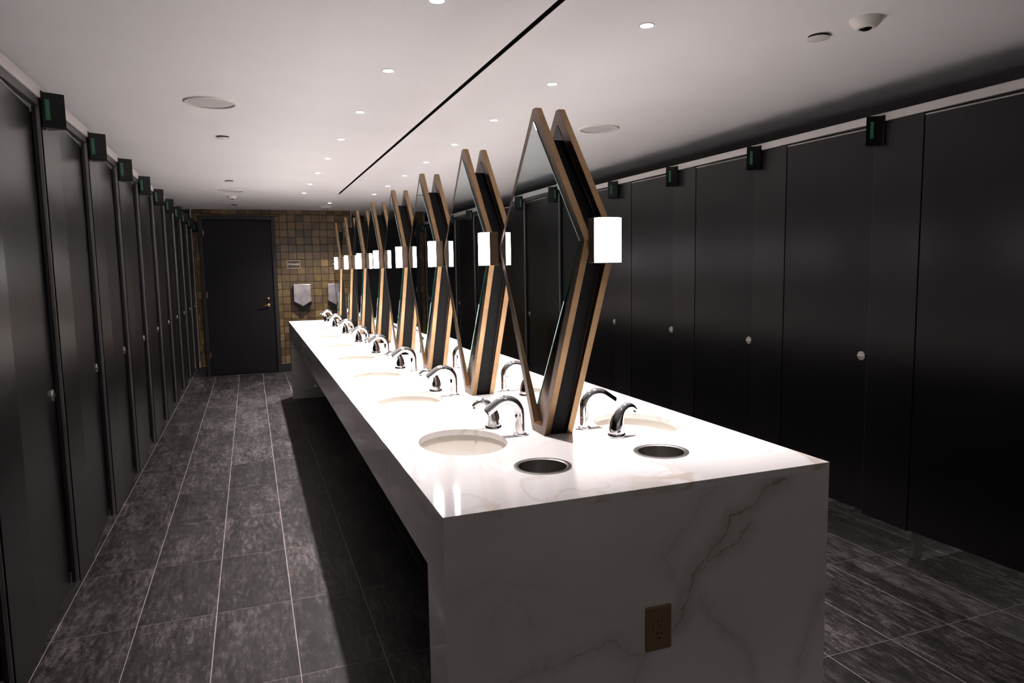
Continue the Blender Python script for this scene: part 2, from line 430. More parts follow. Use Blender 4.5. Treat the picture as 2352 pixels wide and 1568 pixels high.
for j in range(j0, j1):
    for i in range(i0, i1):
        xa, xb = max(GX+i*PX, RX0), min(GX+(i+1)*PX, RX1)
        ya, yb = max(GY+j*PY, RY0), min(GY+(j+1)*PY, RY1)
        if xb-xa < 0.02 or yb-ya < 0.02: continue
        cx, cy = (xa+xb)/2, (ya+yb)/2
        seen = any(in_view(x, y) for x in (xa, cx, xb) for y in (ya, cy, yb)) and -1.5 < cx < 2.95 and cy < YF+0.4
        if seen and nfl < 296 and (cx < 0.9 or cy < 3.0 or True):
            me = full if abs(xb-xa-PX) < 1e-6 and abs(yb-ya-PY) < 1e-6 else tile_mesh(xb-xa-JG, yb-ya-JY)
            o = bpy.data.objects.new('floor_tile', me); link(o, floor); o.location = (cx, cy, 0); nfl += 1
        else:
            rest.box(xa+JG/2, xb-JG/2, ya+JY/2, yb-JY/2, -0.006, 0.0)
o = rest.build('floor_tile_field', M['floor_tile'], floor); o['kind'] = 'stuff'

# ceiling with the long black slot
SX0, SX1, SY1 = 0.589, 0.611, 6.664
mb = MB()
mb.box(RX0, SX0, RY0, RY1, CEIL, CEIL+0.08); mb.box(SX1, RX1, RY0, RY1, CEIL, CEIL+0.08)
mb.box(SX0, SX1, SY1, RY1, CEIL, CEIL+0.08); mb.box(SX0, SX1, RY0, -1.2, CEIL, CEIL+0.08)
struct(mb.build('ceiling', M['ceiling']), 'flat white plaster ceiling with recessed spots', 'ceiling')
t = empty('slot_diffuser', (0.6, 2.7, CEIL))
mb = MB(); mb.box(-0.011, 0.011, -3.9, SY1-2.7, 0.035, 0.075); mb.build('slot_box', M['black'], t)
mb = MB()
for s in (-1, 1): mb.box(min(s*0.0112, s*0.0092), max(s*0.0112, s*0.0092), -3.9, SY1-2.7, -0.0008, 0.036)
mb.build('slot_edge', M['black'], t)
tag(t, 'long thin black air slot running down the middle of the ceiling', 'air slot')

# side, near and back walls
def wallbox(name, x0, x1, y0, y1, z0, z1, m, label):
    b_ = MB(); b_.box(x0, x1, y0, y1, z0, z1)
    return struct(b_.build(name, m), label, 'wall')
wallbox('wall_left', RX0-0.1, RX0, RY0, RY1, -0.06, CEIL+0.08, M['dark_wall'], 'dark wall behind the left row of stalls')
wallbox('wall_right', RX1, RX1+0.1, RY0, RY1, -0.06, CEIL+0.08, M['dark_wall'], 'dark wall behind the right row of stalls')
M['near_wall'] = noise_mat('grey_wall_paint', (0.34, 0.32, 0.31), (0.37, 0.35, 0.34), nscale=3, rough=0.8)
wallbox('wall_near', RX0-0.1, RX1+0.1, RY0-0.1, RY0, -0.06, CEIL+0.08, M['near_wall'], 'grey wall behind the viewer')
wallbox('wall_back', RX0-0.1, RX1+0.1, RY1, RY1+0.1, -0.06, CEIL+0.08, M['dark_wall'], 'dark wall at the back of the far recesses')

# far tiled wall (a pier with recesses on either side), opening for the door
FX0, FX1 = -1.09, 1.03
DX0, DX1, DZ = -0.985, -0.040, 2.160
mb = MB()
mb.box(FX0, DX0-0.0, YF+0.006, YF+0.14, 0, CEIL); mb.box(DX1, FX1, YF+0.006, YF+0.14, 0, CEIL); mb.box(DX0, DX1, YF+0.006, YF+0.14, DZ, CEIL)
wall_far = struct(mb.build('wall_far', M['wall_grout']), 'far wall clad in small square brown glazed tiles', 'wall')
def wt_mesh(wx, wz):
    t_ = MB(); hx, hz, c = wx/2, wz/2, 0.0018
    vs = [(-hx,0.010,-hz),(hx,0.010,-hz),(hx,0.010,hz),(-hx,0.010,hz),(-hx+c,0,-hz+c),(hx-c,0,-hz+c),(hx-c,0,hz-c),(-hx+c,0,hz-c)]
    t_.add(vs, [(4,5,6,7),(0,1,5,4),(1,2,6,5),(2,3,7,6),(3,0,4,7)])
    return t_.mesh('wall_tile', M['wall_tile'])
TX, TZ = 0.1085, 0.1043
wt_full = wt_mesh(TX-0.0032, TZ-0.0032)
FRX0, FRX1, FRZ = -1.002, -0.024, 2.19      # door casing outline
for iz in range(-1, 22):
    z1 = 2.216 - TZ*iz; z0 = z1-TZ
    z1, z0 = min(z1, CEIL), max(z0, 0.128)
    if z1-z0 < 0.02: continue
    for ix in range(-11, 11):
        x0 = 0.036+TX*ix; x1 = x0+TX
        x0, x1 = max(x0, FX0), min(x1, FX1)
        if x1-x0 < 0.015: continue
        pieces = []
        if z0 >= FRZ-0.004 or x1 <= FRX0+0.004 or x0 >= FRX1-0.004:
            pieces.append((x0, x1, z0, z1))
        else:
            if z1 > FRZ: pieces.append((x0, x1, FRZ, z1))
            if x0 < FRX0: pieces.append((x0, FRX0, z0, min(z1, FRZ)))
            if x1 > FRX1: pieces.append((FRX1, x1, z0, min(z1, FRZ)))
        for a, c, za, zb in pieces:
            if c-a < 0.008 or zb-za < 0.008: continue
            me = wt_full if abs(c-a-TX) < 1e-6 and abs(zb-za-TZ) < 1e-6 else wt_mesh(c-a-0.0032, zb-za-0.0032)
            o = bpy.data.objects.new('wall_tile', me); link(o, wall_far)
            o.location = ((a+c)/2, YF-0.003+random.uniform(-0.0015, 0.0015), (za+zb)/2)
            o.rotation_euler = (random.uniform(-0.012, 0.012), 0, random.uniform(-0.012, 0.012))
            if abs((a+c)/2-0.633) < 0.03 and abs((za+zb)/2-1.538) < 0.04:
                o.data = me.copy(); o.data.materials[0] = M['gold_tile']
# wall corner trims
for k, (x, lab) in enumerate([(FX0, 'slim pale metal corner strip at the left end of the tiled wall'), (FX1, 'slim pale metal corner strip at the right end of the tiled wall')]):
    b_ = MB(); b_.box(x-0.006, x+0.006, YF-0.006, YF+0.0055, 0.13, CEIL)
    struct(b_.build('trim_%d' % (k+1), M['rail']), lab, 'trim')
# baseboards
b_ = MB(); b_.box(FX0, FRX0, YF-0.012, YF+0.005, 0, 0.122)
struct(b_.build('baseboard_left', M['frame_paint']), 'black baseboard left of the storage door', 'baseboard')
b_ = MB(); b_.box(FRX1, FX1, YF-0.012, YF+0.005, 0, 0.122)
bb = struct(b_.build('baseboard_right', M['frame_paint']), 'black baseboard right of the storage door', 'baseboard')
b_ = MB(); b_.box(FRX1, FX1, YF-0.014, YF+0.004, 0.122, 0.127); b_.build('cap_strip', M['rail'], bb)

# storage door
door = struct(empty('door_1', (-0.513, YF, 0)), 'black flush storage door with brass lever in a black frame', 'door')
cx = -0.513
b_ = MB()
b_.prism([(FRX0-cx, 0), (FRX0-cx, FRZ), (FRX1-cx, FRZ), (FRX1-cx, 0), (FRX1-cx-0.05, 0), (FRX1-cx-0.05, FRZ-0.05), (FRX0-cx+0.05, FRZ-0.05), (FRX0-cx+0.05, 0)], -0.022, 0.10, 'y')
b_.build('door_frame', M['frame_paint'], door, bevel=0.002)
b_ = MB(); b_.box(-0.434, 0.434, 0.004, 0.048, 0.012, FRZ-0.055); b_.build('door_leaf', M['door_paint'], door, bevel=0.002)
b_ = MB(); b_.box(-0.48, 0.48, 0.0, 0.10, 0, 0.006); b_.build('threshold', M['frame_paint'], door)
for z in (1.96, 1.12, 0.29):
    b_ = MB(); b_.lathe([(0.0075, -0.055), (0.0075, 0.055)], n=12)
    for q in (-0.022, 0.0, 0.022): b_.box(-0.012, 0.018, 0.0, 0.006, q-0.009, q+0.009)
    h = b_.build('hinge', M['copper'], door, smooth=True, loc=(-0.442, -0.004, z)); h['label'] = 'copper hinge'
b_ = MB()
b_.lathe([(0.026, 0.0), (0.026, 0.008), (0.014, 0.012), (0.010, 0.05), (0.010, 0.055)], n=24)
hd = b_.build('lever_handle', M['brass'], door, smooth=True, loc=(0.356, 0.004, 0.955)); hd.rotation_euler = (math.radians(90), 0, 0); hd['label'] = 'brass lever handle'
b_ = MB(); b_.tube([(0.008, -0.048, 0), (-0.02, -0.050, 0.002), (-0.06, -0.050, -0.002), (-0.10, -0.046, -0.008), (-0.112, -0.040, -0.010)], [0.009, 0.0095, 0.008, 0.007, 0.004], n=12)
lv = b_.build('lever', M['brass'], door, smooth=True, loc=(0.356, 0.004, 0.955))
b_ = MB(); b_.lathe([(0.023, 0.0), (0.023, 0.007), (0.017, 0.016), (0.0, 0.017)], n=24)
db = b_.build('deadbolt', M['brass'], door, smooth=True, loc=(0.356, 0.004, 1.052)); db.rotation_euler = (math.radians(90), 0, 0)

# ------------------------------------------------------------------ vanity island
isl = empty('vanity_island', (0, 0, 0))
tag(isl, 'long white marble washroom island with waterfall ends and a row of basins', 'vanity island')
TH = 0.020
def ell(cx, cy, a, b, n=40): return [(cx+a*math.cos(2*math.pi*i/n), cy+b*math.sin(2*math.pi*i/n)) for i in range(n)]
def holed_cell(mb, x0, x1, y0, y1, hole, z, hc):
    """rectangle with one hole, as quads between hole points and their projections on the border"""
    out = []
    for p in hole:
        dx, dy = p[0]-hc[0], p[1]-hc[1]
        ts = []
        if dx > 1e-9: ts.append((x1-hc[0])/dx)
        if dx < -1e-9: ts.append((x0-hc[0])/dx)
        if dy > 1e-9: ts.append((y1-hc[1])/dy)
        if dy < -1e-9: ts.append((y0-hc[1])/dy)
        t_ = min(ts); out.append((hc[0]+dx*t_, hc[1]+dy*t_))
    n = len(hole)
    for i in range(n):
        j = (i+1) % n
        poly = [hole[i], hole[j], out[j]]
        a, c = out[i], out[j]
        onx = lambda p: min(abs(p[0]-x0), abs(p[0]-x1)) < 1e-7
        ony = lambda p: min(abs(p[1]-y0), abs(p[1]-y1)) < 1e-7
        same = (abs(a[0]-c[0]) < 1e-7 and onx(a)) or (abs(a[1]-c[1]) < 1e-7 and ony(a))
        if not same:
            cxx = x0 if abs(a[0]-x0)+abs(c[0]-x0) < abs(a[0]-x1)+abs(c[0]-x1) else x1
            cyy = y0 if abs(a[1]-y0)+abs(c[1]-y0) < abs(a[1]-y1)+abs(c[1]-y1) else y1
            poly.append((cxx, cyy))
        poly.append(a)
        mb.add([(p[0], p[1], z) for p in poly], [tuple(range(len(poly)))])
BA, BB, BXO = 0.142, 0.180, 0.242       # basin half sizes, centre from the long edge
MID = W/2
top = MB()
NH = 44
cells = []
yb0 = 0.44
bounds = [yb0] + [Y0+DY*(k+0.5) for k in range(NST-1)] + [L-0.001]
CHY, CHX, CHR = 0.290, 0.370, 0.0745
for sx in (0, 1):
    X0, X1 = (0.0, MID) if sx == 0 else (MID, W)
    hx = CHX if sx == 0 else W-CHX
    cells.append((X0, X1, 0.0, yb0, ell(hx, CHY, CHR, CHR, NH), (hx, CHY)))
    for k in range(NST):
        bx = BXO if sx == 0 else W-BXO
        by = Y0+DY*k-0.007
        cells.append((X0, X1, bounds[k], bounds[k+1], ell(bx, by, BA, BB, NH), (bx, by)))
for (x0, x1, y0, y1, hole, hc) in cells:
    holed_cell(top, x0, x1, y0, y1, hole, H, hc)
    n = len(hole)
    top.add([(p[0], p[1], H) for p in hole] + [(p[0], p[1], H-TH) for p in hole], [(i, (i+1) % n, n+(i+1) % n, n+i) for i in range(n)])
    holed_cell(top, x0, x1, y0, y1, hole, H-TH, hc)
yl = L-0.001
top.add([(0,0,H),(0,yl,H),(0,yl,H-TH),(0,0,H-TH)], [(0,1,2,3)]); top.add([(W,0,H),(W,yl,H),(W,yl,H-TH),(W,0,H-TH)], [(0,1,2,3)])
top.add([(0,0,H),(W,0,H),(W,0,H-TH),(0,0,H-TH)], [(0,1,2,3)]); top.add([(0,yl,H),(W,yl,H),(W,yl,H-TH),(0,yl,H-TH)], [(0,1,2,3)])
top.build('countertop', M['marble'], isl)
LEG, AZ = 0.17, 0.687
b_ = MB(); b_.box(0, W, 0.0, LEG, 0.0, H-TH)
e1 = b_.build('end_panel', M['marble_end'], isl); e1['label'] = 'near waterfall end with brown veins'
b_ = MB(); b_.box(0, W, L-LEG, yl, 0.0, H-TH)
b_.build('end_panel', M['marble'], isl)
for x0, x1 in ((0, 0.03), (W-0.03, W)):
    b_ = MB(); b_.box(x0, x1, LEG, L-LEG, AZ, H-TH); b_.build('apron', M['marble'], isl)
b_ = MB(); b_.box(0.36, W-0.36, 0.55, L-LEG, 0.0, 0.66); b_.build('service_spine', M['laminate'], isl)

# outlet on the near end
t = empty('power_outlet', (0.569, 0.0, 0.486)); tag(t, 'bronze double power outlet on the veined marble end', 'outlet')
b_ = MB(); b_.box(-0.038, 0.038, -0.007, 0, -0.060, 0.060); b_.build('cover_plate', M['outlet'], t, bevel=0.003)
b_ = MB(); b_.box(-0.0165, 0.0165, -0.0085, -0.005, -0.033, 0.033); rc = b_.build('receptacle', M['outlet'], t, bevel=0.0008)
for zc in (0.016, -0.018):
    for dx, dz, wx, wz in ((-0.0065, 0.006, 0.0022, 0.008), (0.0065, 0.006, 0.0022, 0.0065), (0.0, -0.007, 0.0045, 0.004)):
        b_ = MB(); b_.box(dx-wx/2, dx+wx/2, -0.0088, -0.0084, zc+dz-wz/2, zc+dz+wz/2); b_.build('socket_slot', M['hole'], rc)
        b_ = MB(); b_.box(dx-wx/2, dx+wx/2, -0.0089, -0.0084, zc+dz-wz/2-0.0012, zc+dz-wz/2); b_.build('contact', M['brass'], rc)

# waste chutes
def make_chute():
    t_ = empty('waste_chute')
    b_ = MB(); b_.cap0 = b_.cap1 = False
    b_.lathe([(0.0735, -0.004), (0.0825, 0.0002), (0.083, 0.0022), (0.0745, 0.0032), (0.0685, 0.0005), (0.0685, -0.004), (0.0735, -0.004)], n=56)
    b_.build('rim', M['steel'], t_, smooth=True)
    b_ = MB(); b_.cap0 = False
    b_.lathe([(0.0684, -0.001), (0.0684, -0.165)], n=48); b_.build('liner', M['steel'], t_, smooth=True)
    return t_
c0 = make_chute(); c0.location = (CHX, CHY, H)
tag(c0, 'round steel waste chute in the counter beside the near left basin', 'waste chute', 'waste chutes in the counter')
c1 = copy_tree(c0); c1.location = (W-CHX, CHY, H)
tag(c1, 'round steel waste chute in the counter beside the near right basin', 'waste chute', 'waste chutes in the counter')

# basins
def make_basin():
    t_ = empty('sink_basin')
    b_ = MB(); b_.cap0 = b_.cap1 = False
    n = 48
    prof = [(1.045, 0.0), (1.03, -0.004), (1.01, -0.020), (0.965, -0.055), (0.86, -0.090), (0.66, -0.112), (0.38, -0.122), (0.14, -0.126)]
    vs, fs = [], []
    for rr, z in prof:
        for i in range(n):
            a = 2*math.pi*i/n; vs.append((BA*rr*math.cos(a), BB*rr*math.sin(a), z))
    outer = [(1.10, 0.0), (1.08, -0.03), (1.0, -0.075), (0.8, -0.118), (0.40, -0.134), (0.14, -0.136)]
    q0 = len(vs)
    for rr, z in outer:
        for i in range(n):
            a = 2*math.pi*i/n; vs.append((BA*rr*math.cos(a), BB*rr*math.sin(a), z))
    for k in range(len(prof)-1):
        for i in range(n): fs.append((k*n+i, k*n+(i+1) % n, (k+1)*n+(i+1) % n, (k+1)*n+i))
    for k in range(len(outer)-1):
        for i in range(n): fs.append((q0+k*n+i, q0+(k+1)*n+i, q0+(k+1)*n+(i+1) % n, q0+k*n+(i+1) % n))
    for i in range(n): fs.append((i, q0+i, q0+(i+1) % n, (i+1) % n))
    b_.add(vs, fs); b_.build('bowl', M['porcelain'], t_, smooth=True)
    b_ = MB(); b_.lathe([(0.024, -0.125), (0.024, -0.1225), (0.017, -0.1215), (0.006, -0.1230), (0.0, -0.1230)], n=24)
    b_.build('drain', M['chrome'], t_, smooth=True)
    b_ = MB(); b_.lathe([(0.0075, 0.0), (0.0075, 0.003)], n=16)
    o_ = b_.build('overflow_hole', M['hole'], t_)
    o_.location = (-BA*0.975, 0.0, -0.046); o_.rotation_euler = (0, math.radians(80), 0)
    return t_
# faucets
def make_faucet():
    t_ = empty('faucet')
    b_ = MB(); b_.lathe([(0.0235, 0.0), (0.0235, 0.0035), (0.0205, 0.006), (0.0165, 0.0065), (0.0165, 0.010)], n=32); b_.build('base_ring', M['chrome'], t_, smooth=True)
    path = [(0, 0, 0.006), (0, 0, 0.04), (0, 0, 0.072)]
    for k in range(0, 17):
        a = math.radians(125*k/16); path.append((-0.0505+0.0505*math.cos(a), 0, 0.073+0.0505*math.sin(a)))
    ex, ez = path[-1][0], path[-1][2]
    a = math.radians(125); dx, dz = -math.sin(a), math.cos(a)
    path += [(ex+dx*0.02, 0, ez+dz*0.02), (ex+dx*0.046, 0, ez+dz*0.046)]
    b_ = MB(); b_.tube(path, 0.0160, n=28); b_.build('spout', M['chrome'], t_, smooth=True)
    b_ = MB(); b_.tube([(ex+dx*0.045, 0, ez+dz*0.045), (ex+dx*0.0475, 0, ez+dz*0.0475)], 0.0115, n=20); b_.build('aerator', M['hole'], t_, smooth=True)
    return t_
def make_soap():
    t_ = empty('soap_dispenser')
    b_ = MB(); b_.lathe([(0.0305, 0.0), (0.0305, 0.006), (0.0285, 0.011), (0.026, 0.0125)], n=32); b_.build('base_ring', M['chrome'], t_, smooth=True)
    path = [(0, 0, 0.010), (0, 0, 0.028), (-0.002, 0, 0.045), (-0.006, 0, 0.060), (-0.013, 0, 0.075), (-0.024, 0, 0.0885), (-0.038, 0, 0.0965), (-0.053, 0, 0.0965), (-0.065, 0, 0.091), (-0.074, 0, 0.083)]
    b_ = MB(); b_.tube(path, [0.0270, 0.0262, 0.0240, 0.0215, 0.0185, 0.0160, 0.0138, 0.0112, 0.0085, 0.0060], n=28); b_.build('body', M['chrome'], t_, smooth=True)
    b_ = MB(); b_.tube([(-0.066, 0, 0.086), (-0.071, 0, 0.076)], [0.005, 0.004], n=12); b_.build('nozzle', M['hole'], t_)
    return t_
pb, pf, ps = make_basin(), make_faucet(), make_soap()
first = True
for side in (0, 1):
    sn = ('left', 'right')[side]
    for k in range(NST):
        y = Y0+DY*k
        rz = math.pi if side else 0.0
        b = pb if first else copy_tree(pb)
        f = pf if first else copy_tree(pf)
        s = ps if first else copy_tree(ps)
        first = False
        b.location = ((W-BXO) if side else BXO, y-0.007, H-TH); b.rotation_euler = (0, 0, rz)
        f.location = ((W-0.446) if side else 0.446, y+(-0.004 if side else 0.0), H); f.rotation_euler = (0, 0, rz)
        s.location = ((W-0.398) if side else 0.396, y+(-0.150 if side else 0.133), H); s.rotation_euler = (0, 0, rz)
        tag(b, '%s oval undermount basin on the %s side of the island' % (nth(k, NST), sn), 'basin', 'oval basins on the %s side' % sn)
        tag(f, '%s chrome arched faucet on the %s side of the island' % (nth(k, NST), sn), 'faucet', 'chrome faucets on the %s side' % sn)
        tag(s, '%s chrome curved soap dispenser on the %s side of the island' % (nth(k, NST), sn), 'soap dispenser', 'chrome soap dispensers on the %s side' % sn)

# ------------------------------------------------------------------ double-sided diamond mirrors
MZV, MZT, MH, MBH, MTH = 1.503, 1.943, 0.365, 0.052, 0.012     # vertex height, top, half width, bottom and top half widths
def diamond(zb, zt, zv, hw, hb, ht):
    return [(-hb, zb), (hb, zb), (hw, zv), (ht, zt), (-ht, zt), (-hw, zv)]
def make_mirror():
    t_ = empty('double_sided_mirror')
    outer = diamond(0.0, MZT-H, MZV-H, MH, MBH, MTH)
    # inner opening, 28 mm rim
    sl_l = (MH-MBH)/(MZV-H); sl_u = (MH-MTH)/(MZT-MZV)
    rl = 0.028*math.sqrt(1+sl_l**2); ru = 0.028*math.sqrt(1+sl_u**2)
    zi = 0.030
    hvi = MH-0.040
    inner = [(-(MBH+sl_l*zi-rl), zi), (MBH+sl_l*zi-rl, zi), (hvi, MZV-H), (0.003, MZT-H-0.062), (-0.003, MZT-H-0.062), (-hvi, MZV-H)]
    g_t, g_b = MZT-H-0.042, 0.099
    gl = [(0.0, g_b), (MH-0.026, MZV-H-0.002), (0.0, g_t), (-(MH-0.026), MZV-H-0.002)]
    core = diamond(0.0, MZT-H-0.10, MZV-H, MH-0.035, MBH-0.012, 0.012)
    for s in (-1, 1):
        xo, xi = s*0.0525, s*0.0305
        b_ = MB(); b_.ring_prism(outer, inner, min(xo, xi), max(xo, xi), 'x', 0)
        me = b_.mesh('frame', [M['bronze'], M['bronze_dark']], bevel=0.0008, seg=1)
        for p in me.polygons:
            if abs(p.normal.x) > 0.7: p.material_index = 1
        o_ = bpy.data.objects.new('frame', me); link(o_, t_)
        xa, xb = s*0.0325, s*0.0290
        b_ = MB(); b_.prism([(p[0]*(1.02 if abs(p[0]) > 0.2 else 1.35), p[1]+(-0.006 if p[1] < 0.1 else (0.012 if p[1] > 1.0 else 0))) for p in inner], min(xa, xb), max(xa, xb), 'x', 0); me = b_.mesh('back_panel', [M['bronze_dark'], M['gloss_black']])
        for p in me.polygons:
            if p.normal.x*s < -0.7: p.material_index = 1
        link(bpy.data.objects.new('back_panel', me), t_)
        xa, xb = s*0.0500, s*0.0560
        b_ = MB(); b_.prism(gl, min(xa, xb), max(xa, xb), 'x', 1, 0)
        me = b_.mesh('mirror_glass', [M['mirror'], M['glass_edge']], bevel=0.0012, seg=1)
        o_ = bpy.data.objects.new('mirror_glass', me); link(o_, t_)
        b_ = MB()
        for (yy, zz) in ((0, MZV-H), (-0.12, MZV-H-0.05), (0.12, MZV-H-0.05)):
            b_.box(min(s*0.0330, s*0.0498), max(s*0.0330, s*0.0498), yy-0.03, yy+0.03, zz-0.03, zz+0.03)
        b_.build('glass_mount', M['black'], t_)
    b_ = MB(); b_.prism(core, -0.0285, 0.0285, 'x'); b_.build('core', M['black'], t_)
    return t_
pm = make_mirror()
for k in range(NST):
    m_ = pm if k == 0 else copy_tree(pm)
    m_.location = (MID, Y0+DY*k, H)
    tag(m_, '%s bronze framed diamond mirror standing on the island' % nth(k, NST), 'mirror', 'diamond mirrors down the island')

# sconces
SW, SH, SPD = 0.0405, 0.0630, 0.036
def make_sconce():
    """faces -x, back of the plate at x = 0"""
    t_ = empty('sconce_lamp')
    b_ = MB(); b_.box(-SPD, 0, -SW, SW, -SH, SH); b_.build('backplate', M['bronze_dark'], t_, bevel=0.0012)
    n = 20; bulge = 0.021
    pts = [(-SPD-0.0003, SW*0.985)] + [(-SPD-0.008-bulge*math.cos(math.pi*(i/n-0.5)), SW*0.985*math.sin(math.pi*(0.5-i/n))) for i in range(n+1)] + [(-SPD-0.0003, -SW*0.985)]
    b_ = MB(); b_.prism(pts, -SH+0.001, SH-0.001, 'z'); b_.build('shade', M['opal'], t_, smooth=True)
    for s in (-1, 1):
        b_ = MB(); b_.lathe([(0.004, -0.002), (0.004, 0.002)], n=12); b_.build('finial', M['chrome'], t_, smooth=True, loc=(-SPD-0.018, 0, s*(SH+0.0005)))
    return t_
sc0 = make_sconce()
XMF = MID-0.0535
ZS = 1.500
used = False
for k in range(NST-1):
    for side in (0, 1):
        s = copy_tree(sc0) if used else sc0; used = True
        y = Y0+DY*(k+0.5)
        s.location = (MID-0.053, y, ZS) if side == 0 else (MID+0.053, y, ZS)
        s.rotation_euler = (0, 0, math.pi if side else 0)
        tag(s, 'lit white sconce between the %s and %s diamond mirrors, %s side' % (ORD[k], ORD[k+1], ('left', 'right')[side]), 'sconce', 'opal sconces between the mirrors')
s = copy_tree(sc0); s.location = (MID, Y0-MH+0.001, ZS); s.rotation_euler = (0, 0, math.pi/2)
tag(s, 'large lit white sconce on the near end of the nearest diamond mirror', 'sconce', 'opal sconces on the mirror row ends')
s = copy_tree(sc0); s.location = (MID, Y0+DY*(NST-1)+MH-0.001, ZS); s.rotation_euler = (0, 0, -math.pi/2)
tag(s, 'lit white sconce on the far end of the farthest diamond mirror', 'sconce', 'opal sconces on the mirror row ends')
# black rail that carries the lamps between neighbouring mirrors
for k in range(NST-1):
    y = Y0+DY*(k+0.5)
    b_ = MB(); b_.box(MID-0.0528, MID+0.0528, y-0.032, y+0.032, ZS-0.055, ZS+0.055); b_.box(MID-0.027, MID+0.027, y-0.0798, y+0.0798, ZS-0.012, ZS+0.012)
    o_ = b_.build('lamp_bracket', M['black'])
    tag(o_, 'black bracket carrying the sconces between the %s and %s mirrors' % (ORD[k], ORD[k+1]), 'bracket', 'black lamp brackets')

# ------------------------------------------------------------------ toilet stalls
PTH = 0.030
def text_mesh(body, size, m, name='lettering', extrude=0.0004, align='CENTER', space=1.0, line=1.0, shear=0.0, bold=0.0):
    cu = bpy.data.curves.new(name, 'FONT'); cu.body = body; cu.size = size; cu.extrude = extrude
    cu.align_x = align; cu.align_y = 'CENTER'; cu.space_character = space; cu.space_line = line; cu.shear = shear; cu.offset = bold; cu.resolution_u = 3
    o_ = bpy.data.objects.new(name, cu); COL.objects.link(o_)
    bpy.context.view_layer.update()
    me = bpy.data.meshes.new_from_object(o_.evaluated_get(bpy.context.evaluated_depsgraph_get()))
    bpy.data.objects.remove(o_, do_unlink=True)
    me.materials.clear(); me.materials.append(m)
    return me
vac = text_mesh('V\nA\nC\nA\nN\nT', 0.0125, M['green_text'], 'vacant_lettering', 0.0003, line=0.92)
# everything is built for the left row (front faces +x); the right row is the same turned half a turn
def make_pilaster():
    """origin on the floor line at the strike edge; runs to +y for 0.25 m"""
    t_ = empty('stall_pilaster')
    b_ = MB(); b_.box(-PTH, 0, 0.004, 0.250, PB, PT); b_.build('panel', M['laminate'], t_, bevel=0.0015)
    b_ = MB(); b_.box(-0.0165, -0.0045, 0.0, 0.0038, PB-0.002, PT); b_.build('door_stop', M['strip'], t_, bevel=0.001)
    b_ = MB(); b_.box(-0.029, -0.0185, 0.0, 0.0038, PB-0.002, PT); b_.build('edge_channel', M['edge'], t_, bevel=0.001)
    return t_
DW = SP-0.250-0.010
def make_door():
    """origin at the hinge edge; runs to +y"""
    t_ = empty('stall_door')
    b_ = MB(); b_.box(-0.024, -0.002, 0.0, DW, PB+0.004, PT-0.012); b_.build('panel', M['laminate'], t_, bevel=0.0012)
    b_ = MB(); b_.box(-0.022, -0.001, 0.0, DW, PT-0.012, PT-0.006); b_.build('top_channel', M['strip'], t_)
    b_ = MB(); b_.lathe([(0.023, 0.0), (0.023, 0.003), (0.0215, 0.0055), (0.0, 0.006)], n=28)
    k_ = b_.build('latch_knob', M['steel'], t_, smooth=True, loc=(-0.002, DW-0.045, 0.982)); k_.rotation_euler = (0, math.radians(90), 0); k_['label'] = 'round steel indicator latch'
    b_ = MB(); b_.box(-0.002, 0.002, -0.020, 0.020, 0.0058, 0.0105)
    g = b_.build('thumb_turn', M['chrome'], k_, bevel=0.0008)
    b_ = MB(); b_.box(-0.020, -0.006, DW-0.06, DW-0.004, PB-0.012, PB+0.004); b_.build('bottom_bracket', M['edge'], t_)
    return t_
def make_indicator():
    """wedge on the headrail; wall side along y at x = 0, apex at +x"""
    t_ = empty('occupancy_indicator')
    hz = 0.062
    b_ = MB(); b_.prism([(0.0, -0.036), (0.070, 0.0), (0.0, 0.036)], -hz, hz, 'z'); b_.build('housing', M['gloss_black'], t_, bevel=0.0015)
    b_ = MB(); b_.box(0.001, 0.006, -0.040, 0.040, -hz-0.003, hz+0.003); b_.build('mounting_plate', M['gloss_black'], t_, bevel=0.001)
    b_ = MB(); b_.prism([(0.004, -0.037), (0.074, -0.0), (0.004, 0.037)], -hz-0.004, -hz, 'z'); b_.build('bottom_cap', M['gloss_black'], t_, bevel=0.0008)
    ang = math.atan2(0.036, 0.070)
    for s in (-1, 1):
        # local frame on the angled face: u along the face, outward normal n
        u = Vector((0.070, -s*0.036, 0)).normalized(); nn = Vector((0.036, s*0.070, 0)).normalized()
        c = Vector((0.0, s*0.036, 0))
        b_ = MB()
        o0 = 0.013 if s < 0 else 0.046
        for a0, a1, z0, z1, d in ((o0, o0+0.015, -0.037, 0.037, 0.0006),):
            p = [c+u*a0+nn*d, c+u*a1+nn*d]
            vs = [(*p[0].xy, z0), (*p[1].xy, z0), (*p[1].xy, z1), (*p[0].xy, z1)]
            vs2 = [tuple(Vector(v)-nn*0.0005) for v in vs]
            b_.add(vs+vs2, [(0,1,2,3),(7,6,5,4),(0,4,5,1),(1,5,6,2),(2,6,7,3),(3,7,4,0)])
        d_ = b_.build('display', M['green'], t_)
        o_ = bpy.data.objects.new('vacant_lettering', vac); link(o_, d_)
        xax = u if s < 0 else -u
        zax = nn
        yax = zax.cross(xax)
        mid_ = c+u*(o0+0.0075)+nn*0.0011
        o_.matrix_local = Matrix(((xax.x, yax.x, zax.x, mid_.x), (xax.y, yax.y, zax.y, mid_.y), (xax.z, yax.z, zax.z, mid_.z), (0, 0, 0, 1)))
    return t_
